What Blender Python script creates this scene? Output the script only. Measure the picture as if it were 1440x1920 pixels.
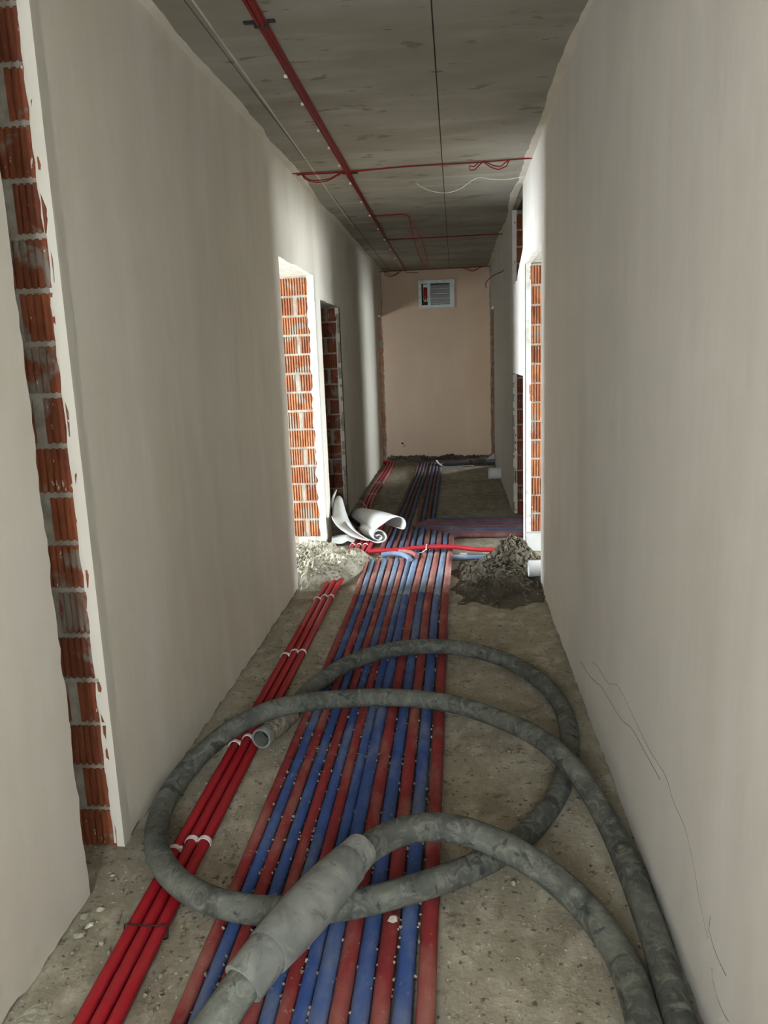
import bpy, bmesh, math, random
from mathutils import Vector, Matrix, noise
random.seed(7)
for o in list(bpy.data.objects): bpy.data.objects.remove(o)
S = bpy.context.scene; C = S.collection
# ------------------------------------------------------------------ camera
FPX, YAW, PITCH, ROLL, EYE = 1446.1, -0.09788, 0.19384, -0.0373, 1.55
XL, XR, H, YE = -1.119, 0.545, 2.867, 12.15
_F = Vector((math.sin(YAW)*math.cos(PITCH), math.cos(YAW)*math.cos(PITCH), -math.sin(PITCH)))
_R = Vector((math.cos(YAW), -math.sin(YAW), 0)); _U = _R.cross(_F)
CR = _R*math.cos(ROLL)+_U*math.sin(ROLL); CU = -_R*math.sin(ROLL)+_U*math.cos(ROLL)
cam = bpy.data.cameras.new('camera'); camo = bpy.data.objects.new('camera', cam); C.objects.link(camo)
cam.sensor_fit = 'VERTICAL'; cam.sensor_height = 36; cam.lens = FPX*36/1920; cam.clip_start = 0.05
camo.matrix_world = Matrix(((CR.x, CU.x, -_F.x, 0), (CR.y, CU.y, -_F.y, 0), (CR.z, CU.z, -_F.z, EYE), (0, 0, 0, 1)))
S.camera = camo
# ------------------------------------------------------------------ daylight: even overcast sky, let in by the window openings
W = bpy.data.worlds.new('overcast_sky'); S.world = W; W.use_nodes = True
bg = W.node_tree.nodes['Background']; bg.inputs[0].default_value = (0.88, 0.955, 1.0, 1); bg.inputs[1].default_value = 115.0
S.view_settings.view_transform = 'Standard'; S.view_settings.look = 'None'
S.view_settings.exposure = -0.6; S.view_settings.gamma = 1.0; S.view_settings.use_curve_mapping = False
# window openings, (wall plane, from, to, sill, head): used for the room walls and for the light portals
WIN_R1 = (3.6, 4.55, 5.45, 0.35, 1.70)
WIN_L2 = (-3.7, 4.25, 5.5, 0.45, 2.0)
WIN_R1_ADDED = (3.6, 3.85, 4.45, 0.3, 1.9)  # unseen extra window, added to light the brick jamb
WIN_R4 = (3.2, 13.5, 14.8, 0.4, 2.3)
WIN_L4_ADDED = (-3.6, 10.7, 11.2, 1.0, 1.6)  # unseen small window, added to light the bricks at the far left
BACK_Y = -1.9
WIN_L0 = (-3.4, -1.05, 0.5, 0.5, 2.15)
def portal(name, loc, rot, sx, sy):
    L = bpy.data.lights.new(name, 'AREA'); L.shape = 'RECTANGLE'; L.size = sx; L.size_y = sy
    L.cycles.is_portal = True
    o = bpy.data.objects.new(name, L); C.objects.link(o); o.location = loc; o.rotation_euler = rot
for nm, w, sgn in (('daylight_portal_right_room', WIN_R1, 1), ('daylight_portal_left_room', WIN_L2, -1), ('daylight_portal_end_right', WIN_R4, 1), ('daylight_portal_end_left_added', WIN_L4_ADDED, -1), ('daylight_portal_right_room_added', WIN_R1_ADDED, 1), ('daylight_portal_first_room', WIN_L0, -1)):
    portal(nm, (w[0]+sgn*0.02, (w[1]+w[2])/2, (w[3]+w[4])/2), (0, math.pi/2*sgn, 0), w[4]-w[3], w[2]-w[1])
portal('daylight_portal_corridor_end', ((XL+XR)/2, BACK_Y-0.1, 1.6), (math.pi/2, 0, 0), 0.64, 0.96)

# ------------------------------------------------------------------ pixel helpers (1440 x 1920 photograph)
def ray(px, py): return CR*((px-720)/FPX)+CU*(-(py-960)/FPX)+_F
def at(px, py, z=0.0):
    d = ray(px, py); return d*((z-EYE)/d.z)+Vector((0, 0, EYE))
def onY(px, py, Y):
    d = ray(px, py); return d*(Y/d.y)+Vector((0, 0, EYE))
def onX(px, py, X):
    d = ray(px, py); return d*(X/d.x)+Vector((0, 0, EYE))
# ------------------------------------------------------------------ materials
def srgb(*c): return tuple(((v/255)/12.92 if v/255 <= 0.04045 else (((v/255)+0.055)/1.055)**2.4) for v in c)+(1,)
def mat(name, base, rough=0.85, layers=(), bumps=(), rand=None, metal=0.0, spec=0.3, sss=0.0):
    m = bpy.data.materials.new(name); m.use_nodes = True; nt = m.node_tree; N = nt.nodes; L = nt.links
    b = N['Principled BSDF']; b.inputs['Roughness'].default_value = rough; b.inputs['Metallic'].default_value = metal
    b.inputs['Specular IOR Level'].default_value = spec
    geo = N.new('ShaderNodeNewGeometry'); cur = None
    rgb = N.new('ShaderNodeRGB'); rgb.outputs[0].default_value = base; cur = rgb.outputs[0]
    oi = None
    if rand:
        oi = N.new('ShaderNodeObjectInfo'); mx = N.new('ShaderNodeMix'); mx.data_type = 'RGBA'
        L.new(oi.outputs['Random'], mx.inputs['Factor']); L.new(cur, mx.inputs['A']); mx.inputs['B'].default_value = rand; cur = mx.outputs['Result']
    def nz(scale, stretch=(1, 1, 1), detail=4, rgh=0.55, dist=0.0, kind='noise'):
        mp = N.new('ShaderNodeVectorMath'); mp.operation = 'MULTIPLY'; mp.inputs[1].default_value = stretch
        L.new(geo.outputs['Position'], mp.inputs[0])
        if kind == 'voronoi':
            t = N.new('ShaderNodeTexVoronoi'); t.inputs['Scale'].default_value = scale; L.new(mp.outputs[0], t.inputs['Vector']); return t.outputs['Distance']
        t = N.new('ShaderNodeTexNoise'); t.inputs['Scale'].default_value = scale; t.inputs['Detail'].default_value = detail
        t.inputs['Roughness'].default_value = rgh; t.inputs['Distortion'].default_value = dist
        L.new(mp.outputs[0], t.inputs['Vector']); return t.outputs['Fac']
    for ly in layers:
        f = nz(ly['s'], ly.get('st', (1, 1, 1)), ly.get('d', 4), ly.get('r', 0.55), ly.get('di', 0.0), ly.get('k', 'noise'))
        mr = N.new('ShaderNodeMapRange'); mr.inputs['From Min'].default_value = ly['lo']; mr.inputs['From Max'].default_value = ly['hi']
        mr.inputs['To Max'].default_value = ly.get('f', 1.0); L.new(f, mr.inputs['Value'])
        mx = N.new('ShaderNodeMix'); mx.data_type = 'RGBA'; L.new(mr.outputs[0], mx.inputs['Factor']); L.new(cur, mx.inputs['A'])
        mx.inputs['B'].default_value = ly['c']; cur = mx.outputs['Result']
    L.new(cur, b.inputs['Base Color'])
    prev = None
    for s, st, strength, dist in bumps:
        f = nz(s, st, 5, 0.6); bp = N.new('ShaderNodeBump'); bp.inputs['Strength'].default_value = strength; bp.inputs['Distance'].default_value = dist
        L.new(f, bp.inputs['Height'])
        if prev: L.new(prev, bp.inputs['Normal'])
        prev = bp.outputs[0]
    if prev: L.new(prev, b.inputs['Normal'])
    return m
PL = mat('wall_plaster', srgb(208, 202, 189), 0.9, [
    dict(s=0.9, lo=0.35, hi=0.7, c=srgb(198, 190, 173), f=0.8),
    dict(s=5, st=(1, 1, 0.12), lo=0.45, hi=0.75, c=srgb(216, 212, 203), f=0.6),
    dict(s=3.2, st=(1, 1, 0.35), lo=0.52, hi=0.78, c=srgb(185, 177, 160), f=0.5)],
    [(1.3, (1, 1, 0.5), 0.25, 0.05), (14, (1, 1, 0.3), 0.12, 0.01)])
PLE = mat('end_wall_plaster', srgb(206, 183, 160), 0.9, [
    dict(s=1.2, lo=0.35, hi=0.7, c=srgb(194, 168, 145), f=0.8),
    dict(s=5, st=(1, 1, 0.15), lo=0.5, hi=0.8, c=srgb(215, 196, 176), f=0.5)], [(9, (1, 1, 0.3), 0.1, 0.01)])
CEIL = mat('soffit_concrete', srgb(152, 148, 138), 0.9, [
    dict(s=1.1, st=(0.7, 1.6, 1), lo=0.38, hi=0.68, c=srgb(128, 122, 108), f=0.9),
    dict(s=2.6, st=(0.5, 2.0, 1), lo=0.52, hi=0.75, c=srgb(170, 166, 154), f=0.7),
    dict(s=4.5, st=(0.8, 1.5, 1), lo=0.62, hi=0.67, c=srgb(108, 101, 84), f=0.7, di=0.3),
    dict(s=13, st=(0.5, 1.8, 1), lo=0.68, hi=0.71, c=srgb(84, 78, 65), f=0.7)], [(22, (1, 2, 1), 0.12, 0.01)])
FLOOR = mat('slab_concrete', srgb(152, 145, 127), 0.92, [
    dict(s=1.6, lo=0.38, hi=0.66, c=srgb(122, 113, 96), f=0.9),
    dict(s=7, st=(1.5, 1, 1), lo=0.48, hi=0.68, c=srgb(178, 171, 153), f=0.8, d=8, r=0.65),
    dict(s=11, lo=0.57, hi=0.66, c=srgb(88, 79, 65), f=0.75, di=0.6, d=8, r=0.7),
    dict(s=40, lo=0.61, hi=0.68, c=srgb(66, 59, 48), f=0.8),
    dict(s=60, lo=0.64, hi=0.70, c=srgb(206, 200, 186), f=0.7)], [(11, (1, 1, 1), 0.35, 0.012), (60, (1, 1, 1), 0.5, 0.006)])
ROOMD = mat('darkened_brick_room_wall', srgb(96, 72, 58), 0.95)  # brick tone darkened so the store and shaft stay in shade
PLR = mat('right_wall_plaster', srgb(213, 209, 203), 0.9, [
    dict(s=0.9, lo=0.35, hi=0.7, c=srgb(205, 199, 191), f=0.8),
    dict(s=5, st=(1, 1, 0.12), lo=0.45, hi=0.75, c=srgb(220, 217, 213), f=0.6),
    dict(s=2.5, st=(1, 1, 0.45), lo=0.52, hi=0.78, c=srgb(192, 187, 179), f=0.5)],
    [(1.3, (1, 1, 0.5), 0.25, 0.05), (14, (1, 1, 0.3), 0.12, 0.01)])
MORT = mat('grey_mortar', srgb(160, 155, 144), 0.95, [dict(s=14, lo=0.4, hi=0.7, c=srgb(112, 106, 95), f=0.8)], [(40, (1, 1, 1), 0.6, 0.008)])
BRICK = mat('clay_brick', srgb(148, 92, 64), 0.85, [
    dict(s=22, st=(1, 1, 0.5), lo=0.4, hi=0.75, c=srgb(110, 60, 44), f=0.75),
    dict(s=6, lo=0.55, hi=0.62, c=srgb(142, 136, 125), f=0.85, di=0.7),
    dict(s=42, st=(1, 1, 0.5), lo=0.69, hi=0.72, c=srgb(222, 215, 203), f=0.9)], [(50, (1, 1, 0.4), 0.35, 0.004)], rand=srgb(180, 122, 84))
BRICKD = mat('shaded_clay_brick', srgb(118, 66, 46), 0.85, [  # darker copy of the brick: shade of the dark openings put into its colour
    dict(s=22, st=(1, 1, 0.5), lo=0.4, hi=0.75, c=srgb(92, 48, 34), f=0.75),
    dict(s=6, lo=0.54, hi=0.61, c=srgb(134, 128, 117), f=0.85, di=0.7),
    dict(s=42, st=(1, 1, 0.5), lo=0.68, hi=0.71, c=srgb(214, 207, 195), f=0.9)], [(50, (1, 1, 0.4), 0.35, 0.004)], rand=srgb(146, 82, 54))
def pipemat(n, a, b, dust):
    return mat(n, a, 0.75, [dict(s=10, lo=0.35, hi=0.7, c=b, f=0.8), dict(s=6, st=(1.5, 0.7, 1), lo=0.48, hi=0.74, c=dust, f=0.72), dict(s=60, lo=0.66, hi=0.72, c=srgb(150, 140, 120), f=0.7)], [(30, (1, 0.4, 1), 0.3, 0.006)])
PRED = pipemat('red_pipe_sleeve', srgb(134, 44, 46), srgb(112, 38, 39), srgb(158, 116, 104))
DRED = pipemat('dusty_lit_red_sleeve', srgb(160, 104, 98), srgb(146, 84, 80), srgb(186, 158, 148))  # cement dust, paled further by light painted into the colour
GRED = pipemat('dusty_shaded_red_sleeve', srgb(108, 66, 65), srgb(92, 52, 52), srgb(126, 102, 94))  # dusty sleeve with the shade of far and shaft runs in its colour
GBLU = pipemat('dusty_shaded_blue_sleeve', srgb(74, 86, 114), srgb(62, 72, 98), srgb(104, 108, 112))  # blue counterpart, darkened for the same shade
DBLU = pipemat('dusty_lit_blue_sleeve', srgb(122, 140, 168), srgb(104, 122, 154), srgb(164, 170, 176))  # blue counterpart: dust plus the doorway light in its colour
PBLU = pipemat('blue_pipe_sleeve', srgb(56, 82, 140), srgb(48, 68, 116), srgb(122, 130, 142))
CRED = mat('red_corrugated_plastic', srgb(164, 28, 40), 0.45, [dict(s=5, lo=0.5, hi=0.8, c=srgb(158, 42, 48), f=0.7)], spec=0.5)
WIRE = mat('red_cable_jacket', srgb(124, 10, 14), 0.5)
HOSE = mat('cement_dusted_rubber', srgb(64, 66, 62), 0.8, [
    dict(s=7, lo=0.36, hi=0.66, c=srgb(98, 100, 92), f=0.9, di=1.0, d=8),
    dict(s=19, lo=0.48, hi=0.68, c=srgb(126, 127, 116), f=0.7, di=1.5, d=8, r=0.7),
    dict(s=13, lo=0.58, hi=0.64, c=srgb(42, 45, 46), f=0.75, di=1.2, d=8, r=0.65)], [(28, (1, 1, 1), 0.4, 0.01)])
HOSEL = mat('cement_crusted_sleeve', srgb(100, 102, 98), 0.85, [
    dict(s=10, lo=0.38, hi=0.66, c=srgb(134, 135, 127), f=0.85, di=1.0, d=8), dict(s=15, lo=0.55, hi=0.66, c=srgb(74, 77, 76), f=0.8, di=1.2, d=8, r=0.65)], [(28, (1, 1, 1), 0.35, 0.008)])
CRUST = mat('crusted_grey_fitting', srgb(150, 140, 124), 0.95, [dict(s=25, lo=0.4, hi=0.65, c=srgb(104, 94, 80), f=0.9)], [(45, (1, 1, 1), 0.9, 0.015)])
DARK = mat('dark_inside', srgb(38, 38, 36), 0.9)
HEAPL = mat('pale_mortar_rubble', srgb(168, 164, 148), 0.95, [dict(s=12, lo=0.4, hi=0.68, c=srgb(118, 110, 92), f=0.9)], [(35, (1, 1, 1), 0.8, 0.015)])
HEAPD = mat('shaded_rubble_and_mud', srgb(84, 78, 66), 0.95, [dict(s=7, lo=0.4, hi=0.65, c=srgb(56, 50, 39), f=0.9), dict(s=25, lo=0.58, hi=0.7, c=srgb(142, 135, 118), f=0.7)], [(30, (1, 1, 1), 0.8, 0.015)])  # shade on the right heap's front put into the colour; mud bank shares it
FOAM = mat('white_foam_sheet', srgb(184, 184, 180), 0.7, [dict(s=8, lo=0.45, hi=0.75, c=srgb(170, 170, 165), f=0.6)], [(60, (1, 1, 1), 0.1, 0.003)])
PVC = mat('white_plastic', srgb(226, 228, 228), 0.4, [dict(s=14, lo=0.55, hi=0.75, c=srgb(190, 188, 178), f=0.6)], spec=0.5)
CLIPM = mat('white_clip_plastic', srgb(222, 212, 208), 0.5, [dict(s=30, lo=0.5, hi=0.75, c=srgb(190, 175, 168), f=0.5)])
BLACK = mat('black_plastic', srgb(26, 26, 27), 0.5)
GALV = mat('galvanised_frame', srgb(168, 176, 170), 0.45, [dict(s=25, lo=0.45, hi=0.7, c=srgb(140, 148, 144), f=0.8)], metal=0.55)
BLADE = mat('louvre_blade_metal', srgb(150, 152, 150), 0.4, metal=0.5)
MOTOR = mat('red_actuator_plastic', srgb(150, 26, 20), 0.4)
CRACK = mat('plaster_crack', srgb(128, 122, 112), 0.95)
PALE = mat('pale_grey_plaster_edge', srgb(196, 194, 184), 0.95, [dict(s=16, lo=0.45, hi=0.7, c=srgb(160, 155, 142), f=0.8)], [(45, (1, 1, 1), 0.6, 0.008)])
ROOM = mat('unplastered_room_wall', srgb(182, 172, 155), 0.95, [dict(s=1.5, lo=0.4, hi=0.7, c=srgb(160, 148, 130))])

# ------------------------------------------------------------------ mesh helpers
class MB:
    def __init__(s): s.v = []; s.f = []
    def box(s, a, b):
        i = len(s.v); x0, y0, z0 = a; x1, y1, z1 = b
        s.v += [(x0, y0, z0), (x1, y0, z0), (x1, y1, z0), (x0, y1, z0), (x0, y0, z1), (x1, y0, z1), (x1, y1, z1), (x0, y1, z1)]
        s.f += [tuple(i+k for k in q) for q in ((0, 3, 2, 1), (4, 5, 6, 7), (0, 1, 5, 4), (1, 2, 6, 5), (2, 3, 7, 6), (3, 0, 4, 7))]; return s
    def prism(s, poly, axis, a, b):
        """polygon (u, v) extruded along an axis from a to b"""
        i = len(s.v); n = len(poly)
        for t in (a, b):
            for u, v in poly:
                s.v.append((t, u, v) if axis == 'x' else (u, t, v) if axis == 'y' else (u, v, t))
        s.f.append(tuple(range(i, i+n))); s.f.append(tuple(range(i+2*n-1, i+n-1, -1)))
        for k in range(n): s.f.append((i+k, i+n+k, i+n+(k+1) % n, i+(k+1) % n))
        return s
    def tube(s, path, r, seg=12, caps=True, rfun=None, squash=1.0):
        P = [Vector(p) for p in path]; n = len(P); i0 = len(s.v); up = Vector((0, 0, 1)); prevn = None
        for k in range(n):
            t = (P[min(k+1, n-1)]-P[max(k-1, 0)]).normalized()
            if prevn is None:
                a = t.cross(up)
                if a.length < 1e-3: a = t.cross(Vector((1, 0, 0)))
                nn = a.normalized()
            else: nn = (prevn-t*prevn.dot(t)).normalized()
            prevn = nn; bb = nn.cross(t)
            rr = r[k] if isinstance(r, (list, tuple)) else r
            for j in range(seg):
                a = 2*math.pi*j/seg; q = rr*(rfun(k, a) if rfun else 1.0)
                s.v.append(tuple(P[k]+nn*(math.cos(a)*q)+bb*(math.sin(a)*q*squash)))
        for k in range(n-1):
            for j in range(seg):
                j2 = (j+1) % seg; A = i0+k*seg
                s.f.append((A+j, A+seg+j, A+seg+j2, A+j2))
        if caps:
            s.f.append(tuple(i0+j for j in range(seg))); s.f.append(tuple(i0+(n-1)*seg+j for j in range(seg-1, -1, -1)))
        return s
    def grid(s, pts):
        i = len(s.v); n = len(pts); m = len(pts[0])
        for row in pts: s.v += [tuple(p) for p in row]
        for a in range(n-1):
            for b in range(m-1): s.f.append((i+a*m+b, i+a*m+b+1, i+(a+1)*m+b+1, i+(a+1)*m+b))
        return s
    def blob(s, c, r, jit=0.25, sub=1, flat=1.0):
        bm = bmesh.new(); bmesh.ops.create_icosphere(bm, subdivisions=sub, radius=1.0)
        i = len(s.v); sx, sy, sz = (r*random.uniform(0.7, 1.25) for _ in range(3))
        rot = Matrix.Rotation(random.uniform(0, 6.28), 3, random.choice(('X', 'Y', 'Z')))
        for v in bm.verts:
            q = rot @ v.co; q = q*(1+random.uniform(-jit, jit)); s.v.append((c[0]+q.x*sx, c[1]+q.y*sy, c[2]+q.z*sz*flat))
        for f in bm.faces: s.f.append(tuple(i+v.index for v in f.verts))
        bm.free(); return s
    def mesh(s, name, m, smooth=False, off=(0, 0, 0)):
        me = bpy.data.meshes.new(name)
        me.from_pydata([(v[0]-off[0], v[1]-off[1], v[2]-off[2]) for v in s.v], [], s.f); me.update()
        if smooth:
            for p in me.polygons: p.use_smooth = True
        me.materials.append(m); return me
    def build(s, name, m, parent=None, smooth=False):
        xs = [v[0] for v in s.v]; ys = [v[1] for v in s.v]; zs = [v[2] for v in s.v]
        off = ((min(xs)+max(xs))/2, (min(ys)+max(ys))/2, min(zs))
        o = bpy.data.objects.new(name, s.mesh(name, m, smooth, off)); C.objects.link(o)
        if parent is None: o.location = off
        else:
            o.parent = parent; g = Vector((0, 0, 0)); q = parent
            while q: g += q.location; q = q.parent
            o.location = Vector(off)-g
        if smooth == 'auto':
            bm = bmesh.new(); bm.from_mesh(o.data)
            for e in bm.edges: e.smooth = not (len(e.link_faces) == 2 and e.calc_face_angle(0) > 0.7)
            bm.to_mesh(o.data); bm.free()
        return o
def tag(o, label, cat, group=None, kind=None):
    o['label'] = label; o['category'] = cat
    if group: o['group'] = group
    if kind: o['kind'] = kind
    return o
def thing(name, loc, label, cat, group=None):
    o = bpy.data.objects.new(name, None); C.objects.link(o); o.location = loc; o.empty_display_size = 0.1
    return tag(o, label, cat, group)
def struct(o): o['kind'] = 'structure'; return o
def smoothpath(pts, step=0.03):
    P = [Vector(p) for p in pts]; out = []
    for k in range(len(P)-1):
        p0 = P[max(k-1, 0)]; p1 = P[k]; p2 = P[k+1]; p3 = P[min(k+2, len(P)-1)]
        n = max(1, int((p2-p1).length/step))
        for i in range(n):
            t = i/n
            out.append(0.5*((2*p1)+(p2-p0)*t+(2*p0-5*p1+4*p2-p3)*t*t+(3*p1-p0-3*p2+p3)*t**3))
    out.append(P[-1]); return out
def relax(P, it):
    P = [p.copy() for p in P]
    for _ in range(it): P = [P[0]]+[(P[i-1]+P[i]*2+P[i+1])/4 for i in range(1, len(P)-1)]+[P[-1]]
    return P
def fillet(pts, rad, step=0.05):
    """polyline with rounded corners, resampled"""
    P = [Vector(p) for p in pts]; out = [P[0]]
    for k in range(1, len(P)-1):
        a = (P[k-1]-P[k]); b = (P[k+1]-P[k]); r = min(rad, a.length*0.49, b.length*0.49)
        A = P[k]+a.normalized()*r; B = P[k]+b.normalized()*r
        for i in range(7):
            t = i/6; out.append(A*(1-t)**2+P[k]*2*t*(1-t)+B*t*t)
    out.append(P[-1]); res = [out[0]]
    for a, b in zip(out, out[1:]):
        n = max(1, int((b-a).length/step))
        for i in range(1, n+1): res.append(a.lerp(b, i/n))
    return res
def jag(p, q, amp, step, rnd):
    """points from p towards q (q left out) with sideways jitter"""
    d = Vector((q[0]-p[0], q[1]-p[1])); n = max(1, int(d.length/step)); nn = Vector((-d.y, d.x)).normalized(); out = [p]
    for i in range(1, n):
        t = i/n; j = rnd.uniform(-amp, amp)*0.6+noise.noise(Vector((p[0]*3+t*d.length*6, p[1]*3, 1.7)))*amp
        out.append((p[0]+d.x*t+nn.x*j, p[1]+d.y*t+nn.y*j))
    return out
# ------------------------------------------------------------------ walls of the corridor
CORE = 0.24; PT = 0.04
rnd = random.Random(3)
def panel_poly(y0, y1, z0, z1, ja=(0, 0, 0, 0)):
    """outline (y, z); ja = jag amplitude of bottom, far, top and near edge"""
    c = [(y0, z0), (y1, z0), (y1, z1), (y0, z1)]; out = []
    for k in range(4):
        p, q = c[k], c[(k+1) % 4]
        out += jag(p, q, ja[k], 0.035, rnd) if ja[k] else [p]
    return out
def wall(side, name, panels, cores):
    X = XL if side < 0 else XR; root = None
    for k, (poly, pt) in enumerate(panels):
        mb = MB()
        if side < 0: mb.prism(poly, 'x', X-PT, X)
        else: mb.prism(poly[::-1], 'x', X+PT, X)
        if root is None: root = struct(mb.build(name, PL if side < 0 else PLR))
        else: mb.build('plaster_panel', PL if side < 0 else PLR, root)
    for a in cores:
        y0, y1, z0, z1 = a
        MB().box((X-CORE if side < 0 else X+PT*0.9, y0, z0), (X-PT*0.9 if side < 0 else X+CORE, y1, z1)).build('masonry_core', MORT, root)
    return root
b = 0.012
LP = [(panel_poly(0.25, 1.955, 0.012, H, (b, 0.008, 0, 0)), 0),
      (panel_poly(2.205, 5.09, 0.012, H, (b, 0.004, 0, 0.008)), 0),
      (panel_poly(5.09, 6.33, 2.235, H, (0.01, 0, 0, 0)), 0),
      (panel_poly(6.33, 6.60, 0.0, H, (0, 0.004, 0, 0.005)), 0),
      (panel_poly(6.60, 7.65, 2.07, H, (0.006, 0, 0, 0)), 0),
      (panel_poly(7.65, 11.60, 0.012, H, (b, 0.004, 0, 0.012)), 0),
      (panel_poly(11.60, YE, 2.21, H, (0.006, 0, 0, 0)), 0)]
LP.append((panel_poly(BACK_Y-0.2, -1.0, 0.0, H), 0)); LP.append((panel_poly(-1.0, 0.25, 2.24, H), 0))
wl = wall(-1, 'wall_left', LP, [(BACK_Y-0.2, -1.0, 0, H), (-1.0, 0.25, 2.25, H), (0.25, 1.94, 0, H), (2.224, 5.08, 0, H), (5.08, 6.354, 2.26, H), (6.354, 6.59, 0, H), (6.59, 7.674, 2.09, H), (7.674, 11.59, 0, H), (11.59, YE, 2.23, H)])
midpoly = [(6.45, 1.385), (7.60, 1.39), (7.60, 2.21)]+jag((7.60, 2.21), (7.05, 2.19), 0.01, 0.05, rnd)[1:]+[(7.05, 2.19)]+jag((6.95, 2.25), (6.62, 2.33), 0.008, 0.05, rnd)+[(6.45, 2.38)]
RP = [(panel_poly(BACK_Y-0.2, 5.09, 0.012, H, (b, 0.004, 0, 0)), 0),
      (panel_poly(5.09, 6.20, 2.235, H, (0.008, 0, 0, 0)), 0),
      (panel_poly(6.20, 6.45, 0.0, H, (0, 0.003, 0, 0.006)), 0),
      (midpoly, 0),
      (panel_poly(7.60, 11.25, 0.012, H, (b, 0.004, 0, 0.012)), 0),
      (panel_poly(11.25, YE, 2.25, H, (0.006, 0, 0, 0)), 0)]
wr = wall(1, 'wall_right', RP, [(BACK_Y-0.2, 5.08, 0, H), (5.08, 6.224, 2.25, H), (6.224, 6.44, 0, H), (6.44, 7.624, 1.40, 2.18), (7.624, 11.24, 0, H), (11.24, YE, 2.27, H)])
we = struct(MB().prism(panel_poly(XL+0.01, XR-0.015, 0.03, H, (0.02, 0.012, 0, 0.012)), 'y', YE, YE+0.04).build('wall_end', PLE))
MB().box((XL-CORE, YE+0.03, 0), (XR+CORE, YE+0.24, H)).build('masonry_core', MORT, we)
# slot at the near left: its blind back
MB().box((XL-CORE-0.05, 1.90, 0), (XL-CORE, 2.26, H)).build('masonry_core', MORT, wl)
# ------------------------------------------------------------------ ribbed hollow clay bricks on the open jambs (all face the camera end of the corridor)
def brickmesh(name, w, ribs, hh=0.135, m=None):
    mb = MB(); p = []; pitch = w/ribs
    for k in range(ribs):
        x = -w/2+k*pitch; p += [(x+pitch*0.06, 0.011), (x+pitch*0.16, 0.0012), (x+pitch*0.66, 0.0), (x+pitch*0.78, 0.011)]
    p += [(w/2, 0.008), (w/2, 0.07), (-w/2, 0.07)]
    mb.prism(p[::-1], 'z', 0.0, hh); return mb.mesh(name, m or BRICK)
BM = {}
def brick(parent, x0, x1, y, z, hh=0.135, m=None):
    w = round(abs(x1-x0), 2); k = (w, round(hh, 3), m)
    if k not in BM: BM[k] = brickmesh('brick', w, max(2, round(w/0.0215)), hh, m)
    o = bpy.data.objects.new('brick', BM[k]); C.objects.link(o); o.parent = parent
    g = parent.location; o.location = (Vector(((x0+x1)/2, y+random.uniform(-0.003, 0.0005), z))-g)
    o.rotation_euler = (random.uniform(-0.01, 0.01), 0, random.uniform(-0.02, 0.02)); return o
def jamb(parent, xa, side, y, z0, z1, ch=0.1495, width=0.19, splits=(0.52,), phase=0, m=None):
    """courses of bricks from the corridor edge xa outwards"""
    z = z0; k = 0; J = MB(); x_a, x_b = sorted((xa, xa+side*width))
    while z < z1-0.04:
        hh = min(0.136, z1-z-0.004)
        if (k+phase) % 2 == 0: spans = [(0, width)]
        else:
            f = splits[(k//2) % len(splits)]*width; spans = [(0, f-0.012), (f+0.014, width)]
        for a, c in spans:
            e = random.uniform(-0.006, 0.006) if a == 0 else 0
            if a > 0: u, v = sorted((xa+side*(a-0.030), xa+side*(a+0.004))); J.box((u, y+0.003, z-0.002), (v, y+0.03, z+hh+0.002))
            brick(parent, xa+side*(a+e), xa+side*c, y, z, hh, m)
        J.box((x_a, y+0.002+0.003*random.random(), z+hh-0.003), (x_b, y+0.03, z+ch+0.003)); z += ch; k += 1
    J.build('mortar_joints', MORT, parent)
jamb(wl, XL-0.012, -1, 2.205, -0.004, H, splits=(0.62, 0.55, 0.7), phase=0, m=BRICKD)
jamb(wl, XL-0.05, -1, 6.335, 0.105, 2.24, ch=0.1525, width=0.255, splits=(0.45, 0.5, 0.4), phase=1)
jamb(wl, XL-0.03, -1, 7.655, 0.0, 2.07, splits=(0.5, 0.6), phase=0, m=BRICKD)
jamb(wl, XL-0.01, -1, YE+0.024, 0.05, 2.21, splits=(0.5,), phase=1)
jamb(wr, XR+0.022, 1, 6.205, 0.15, 2.235, ch=0.1485, splits=(0.75, 0.82), phase=0)
jamb(wr, XR+0.012, 1, 7.605, 0.0, 1.40, splits=(0.5,), phase=0, m=BRICKD)
jamb(wr, XR+0.012, 1, 7.605, 2.10, H, splits=(0.5,), phase=1, m=BRICKD)
jamb(wr, XR+0.005, 1, YE+0.024, 0.05, 2.25, splits=(0.5,), phase=0)
# pale plaster / mortar returns next to the bricks on the lit jambs, and the door lintels
def returns(parent, x0, x1, y, z0, z1, m, amp):
    poly = [(x0, z0)]+[(x0, z1), (x1, z1)]+[(x1+rnd.uniform(-amp, amp), z1-(z1-z0)*k/46) for k in range(1, 46)]+[(x1, z0)]
    if x1 < x0: poly = poly[::-1]
    MB().prism(poly, 'y', y-0.006, y+0.05).build('plaster_return', m, parent)
returns(wl, XL, XL-0.058, 6.335, 0.0, 2.235, PALE, 0.012)
returns(wl, XL, XL-0.026, 2.205, 0.0, H, PL, 0.012)
returns(wl, XL, XL-0.026, 7.655, 0.0, 2.07, MORT, 0.008)
returns(wr, XR, XR+0.03, 6.205, 0.0, 2.235, PALE, 0.008)
returns(wr, XR, XR+0.014, 7.605, 0.0, 1.39, MORT, 0.005)
for par, xa, xb, y0, y1, z in ((wl, XL-CORE, XL-0.002, 5.09, 6.34, 2.24), (wr, XR+0.002, XR+CORE, 5.09, 6.21, 2.24), (wl, XL-CORE, XL-0.002, 6.59, 7.66, 2.075), (wl, XL-CORE, XL-0.002, 11.6, YE, 2.215), (wr, XR+0.002, XR+CORE, 11.25, YE, 2.255)):
    MB().box((xa, y0, z), (xb, y1, z+0.05)).build('lintel', PALE, par)
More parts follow.
